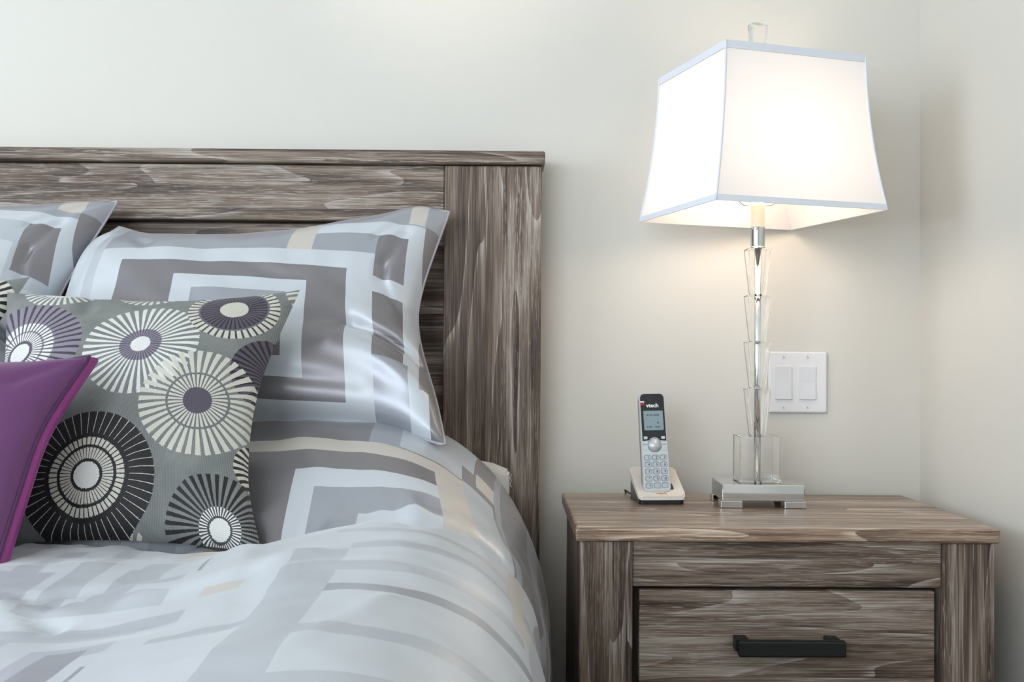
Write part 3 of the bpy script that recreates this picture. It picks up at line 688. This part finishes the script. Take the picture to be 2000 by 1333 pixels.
# centre uv, radius (u units), rays, ray sharpness, colours between rays by radius, colours on the rays by radius; None = ground cloth
MED = [
    dict(c=(0.50, 1.03), R=0.125, n=30, th=0.0, off=[(0, WHT), (0.30, None)], on=[(0, WHT), (0.30, WHT)]),
    dict(c=(0.19, 1.02), R=0.13, n=34, th=0.1, off=[(0, WHT), (0.55, None)], on=[(0, WHT), (0.55, WHT)]),
    dict(c=(0.123, 0.674), R=0.222, n=44, th=-0.4, off=[(0, WHT), (0.17, PUR), (0.22, PUR), (0.60, DPU)], on=[(0, WHT), (0.17, PUR), (0.22, WHT), (0.38, LPU), (0.41, WHT), (0.57, LPU)]),
    dict(c=(0.553, 0.674), R=0.193, asp=1.04, n=40, th=0.05, off=[(0, WHT), (0.17, PUR), (0.36, None)], on=[(0, WHT), (0.17, LPU), (0.36, WHT)]),
    dict(c=(1.0, 0.62), R=0.14, n=36, th=0.25, off=[(0, PUR)], on=[(0, BLK)]),
    dict(c=(1.01, 0.28), R=0.10, n=26, th=-0.1, off=[(0, BLK)], on=[(0, CRM), (0.2, BLK), (0.3, CRM)]),
    dict(c=(0.817, 0.872), R=0.150, n=40, th=-0.5, off=[(0, CRM), (0.30, BLK), (0.72, GRY), (0.77, DGY)], on=[(0, CRM), (0.30, PUR), (0.74, GRY), (0.77, CRM)]),
    dict(c=(0.7825, 0.465), R=0.188, n=38, th=-0.25, off=[(0, PUR), (0.24, GRY), (0.52, None)], on=[(0, PUR), (0.24, CRM), (0.49, GRY), (0.53, CRM)]),
    dict(c=(0.53, -0.055), R=0.135, n=34, th=-0.1, off=[(0, BLK), (0.5, None)], on=[(0, CRM)]),
    dict(c=(0.462, 0.20), R=0.21, n=46, th=0.965, th2=(0.60, 0.72), off=[(0, WHT), (0.19, BLK), (0.24, CRM), (0.40, BLK), (0.45, CRM), (0.57, BLK)], on=[(0, WHT), (0.19, BLK), (0.60, BLK), (0.64, CRM)]),
    dict(c=(0.874, 0.053), R=0.172, n=40, th=0.0, off=[(0, WHT), (0.18, DGY), (0.38, None)], on=[(0, WHT), (0.18, DGY), (0.22, WHT), (0.38, BLK)]),
    dict(c=(1.08, 1.02), R=0.12, n=26, th=0.0, off=[(0, None)], on=[(0, CRM)]),
]
def cushion_fabric(name, meds):
    m = Mat(name); U = m.sep(m.coord('UV')); u, v = U[0], U[1]
    rib = m.math('SINE', m.math('MULTIPLY', u, 1250.0))
    cloud = m.noise(m.coord('UV'), 9, 3)
    col = m.mix(m.step(rib, -0.2, 0.9), lin(108, 112, 112), lin(130, 133, 131))
    col = m.mix(m.math('MULTIPLY', m.step(cloud, 0.4, 0.7), 0.35), col, lin(150, 152, 146))
    hgt = m.math('MULTIPLY', rib, 0.12)
    thread = m.noise(m.comb(m.math('MULTIPLY', u, 330), m.math('MULTIPLY', v, 330)), 1.0, 1)
    stitch = m.math('SINE', m.math('ADD', m.math('MULTIPLY', u, 640.0), m.math('MULTIPLY', v, 980.0)))
    for md_ in meds:
        (cu, cv), R, n = md_['c'], md_['R'], md_['n']; asp = md_.get('asp', 1.0)
        du = m.math('SUBTRACT', u, cu); dv = m.math('DIVIDE', m.math('SUBTRACT', v, cv), asp)
        r = m.math('DIVIDE', m.math('SQRT', m.math('ADD', m.math('MULTIPLY', du, du), m.math('MULTIPLY', dv, dv))), R)
        r = m.math('ADD', r, m.math('MULTIPLY', m.math('SUBTRACT', thread, 0.5), 0.05))
        ang = m.math('ARCTAN2', dv, du)
        ray = m.math('GREATER_THAN', m.math('SINE', m.math('ADD', m.math('MULTIPLY', ang, float(n)), m.math('MULTIPLY', m.math('SUBTRACT', thread, 0.5), 0.9))), md_['th'] if 'th2' not in md_ else m.mixf(m.math('LESS_THAN', r, md_['th2'][0]), md_['th'], md_['th2'][1]))
        r2 = m.math('MULTIPLY', r, 0.5)
        on = m.ramp(r2, [(p*0.5, c or (0, 0, 0)) for p, c in md_['on']], True)
        offc = m.ramp(r2, [(p*0.5, c or (0, 0, 0)) for p, c in md_['off']], True)
        def stops(lst):
            st = [(p*0.5, (1.0,)*3 if c else (0.0,)*3) for p, c in lst]; return st
        aon = m.ramp(r2, stops(md_['on'])+[(0.5, (0,)*3)], True); aoff = m.ramp(r2, stops(md_['off'])+[(0.5, (0,)*3)], True)
        a = m.mixf(ray, aoff, aon); c = m.mix(ray, offc, on)
        c = m.mix(m.math('MULTIPLY', m.math('ADD', m.step(thread, 0.45, 0.7), m.step(stitch, 0.2, 0.9)), 0.26), c, m.mix(0.5, c, (0.02, 0.02, 0.025)))
        col = m.mix(a, col, c)
    m.p(Base_Color=col, Roughness=0.62, Sheen_Weight=0.1, Sheen_Roughness=0.5)
    m.bump(m.math('ADD', hgt, m.math('MULTIPLY', thread, 0.4)), 0.35, 0.0012)
    return m.m
CUSH = cushion_fabric('medallion_jacquard', MED)
CUSH2 = cushion_fabric('medallion_jacquard_other', [dict(MED[9], c=(0.25, 0.30)), dict(MED[3], c=(0.45, 0.70)), dict(MED[7], c=(0.10, 0.78)), dict(MED[2], c=(0.66, 0.35)), dict(c=(0.86, 0.86), R=0.22, n=34, th=-0.1, off=[(0, BLK)], on=[(0, CRM)])])
CUSHB = plain('grey_cushion_back', lin(106, 110, 110), 0.6)
def cush_disp(s, t):
    d = 0.005*nz(s*3.5, t*3.5, 5.2)+0.002*nz(s*12, t*12, 3.3)
    d += folds(s, t, [((0.30, 1.0), (0.30, 0.86), 0.03, -0.012), ((1.0, 1.0), (0.88, 0.86), 0.03, -0.008), ((0.97, 0.03), (0.80, 0.20), 0.04, 0.006), ((0.45, 0.0), (0.40, 0.10), 0.03, -0.010), ((0.72, 0.02), (0.70, 0.30), 0.05, -0.008)])
    return d
cu = thing('patterned_cushion', (-0.54, -0.60, 0.67), 'grey square cushion with woven black, white and purple wheel medallions', 'cushion', 'medallion cushions')
build_pillow(cu, CUSH, CUSHB, CUSHB, 0.0,
    top=[(-0.757, -0.405, 1.014), (-0.65, -0.395, 1.005), (-0.53, -0.39, 0.998), (-0.42, -0.385, 1.005), (-0.318, -0.380, 1.023)],
    bottom=[(-0.745, -0.630, 0.665), (-0.64, -0.615, 0.672), (-0.53, -0.61, 0.676), (-0.42, -0.615, 0.672), (-0.315, -0.630, 0.664)],
    left=[(-0.745, -0.630, 0.665), (-0.725, -0.56, 0.76), (-0.722, -0.49, 0.88), (-0.757, -0.405, 1.014)],
    right=[(-0.315, -0.630, 0.664), (-0.349, -0.565, 0.76), (-0.351, -0.49, 0.88), (-0.318, -0.380, 1.023)],
    thick=0.075, back=0.7, ns=100, nt=100, power=2.2, q=0.6, disp=cush_disp)
cu2 = thing('patterned_cushion', (-0.98, -0.58, 0.67), 'black and cream striped cushion corner at the left edge behind the grey medallion cushion', 'cushion', 'medallion cushions')
build_pillow(cu2, CUSH2, CUSHB, CUSHB, 0.0,
    top=[(-1.18, -0.37, 1.03), (-1.07, -0.375, 1.015), (-0.96, -0.375, 1.01), (-0.85, -0.375, 1.022), (-0.737, -0.375, 1.040)],
    bottom=[(-1.19, -0.58, 0.705), (-1.07, -0.57, 0.705), (-0.96, -0.57, 0.705), (-0.87, -0.57, 0.705), (-0.79, -0.58, 0.705)],
    left=[(-1.19, -0.58, 0.705), (-1.16, -0.52, 0.80), (-1.16, -0.45, 0.92), (-1.18, -0.37, 1.03)],
    right=[(-0.79, -0.58, 0.705), (-0.79, -0.52, 0.80), (-0.768, -0.45, 0.93), (-0.737, -0.375, 1.040)],
    thick=0.06, back=0.15, ns=60, nt=60, power=2.2, q=0.6, disp=cush_disp)

# ================================================================== PURPLE CUSHION
def purple(name, c0, c1, rough):
    m = Mat(name); U = m.coord('UV'); n = m.noise(m.coord('Object'), 700, 2)
    m.p(Base_Color=m.mix(n, c0, c1), Roughness=rough, Sheen_Weight=0.3, Sheen_Roughness=0.4, Sheen_Tint=(0.8, 0.5, 0.8, 1), Metallic=0.1); m.bump(n, 0.06, 0.0005); return m.m
PURP = purple('plum_satin', lin(94, 50, 96), lin(110, 62, 112), 0.45)
PURB = purple('magenta_satin', lin(142, 48, 124), lin(152, 56, 134), 0.35)
PURPIP = purple('plum_piping', lin(72, 30, 76), lin(84, 38, 86), 0.4)
pc = thing('purple_cushion', (-0.75, -0.75, 0.675), 'plain purple satin cushion with piped edge at the left edge of the bed', 'cushion')
build_pillow(pc, PURP, PURB, PURPIP, 0.0030,
    top=[(-0.92, -0.62, 0.915), (-0.82, -0.62, 0.905), (-0.72, -0.62, 0.902), (-0.62, -0.62, 0.906), (-0.5445, -0.622, 0.917)],
    bottom=[(-0.96, -0.78, 0.675), (-0.85, -0.77, 0.680), (-0.75, -0.765, 0.682), (-0.66, -0.77, 0.680), (-0.583, -0.785, 0.676)],
    left=[(-0.96, -0.78, 0.675), (-0.94, -0.72, 0.76), (-0.93, -0.67, 0.84), (-0.92, -0.62, 0.915)],
    right=[(-0.583, -0.785, 0.676), (-0.580, -0.74, 0.75), (-0.573, -0.69, 0.83), (-0.5445, -0.622, 0.917)],
    thick=0.060, back=0.5, ns=70, nt=70, power=2.3, q=0.5, gusset=V(0.006, 0.016, -0.006), disp=lambda s, t: 0.003*nz(s*5, t*5, 9.0)+folds(s, t, [((1.0, 1.0), (0.86, 0.80), 0.03, -0.006), ((0.97, 0.6), (0.85, 0.5), 0.04, -0.005)]))
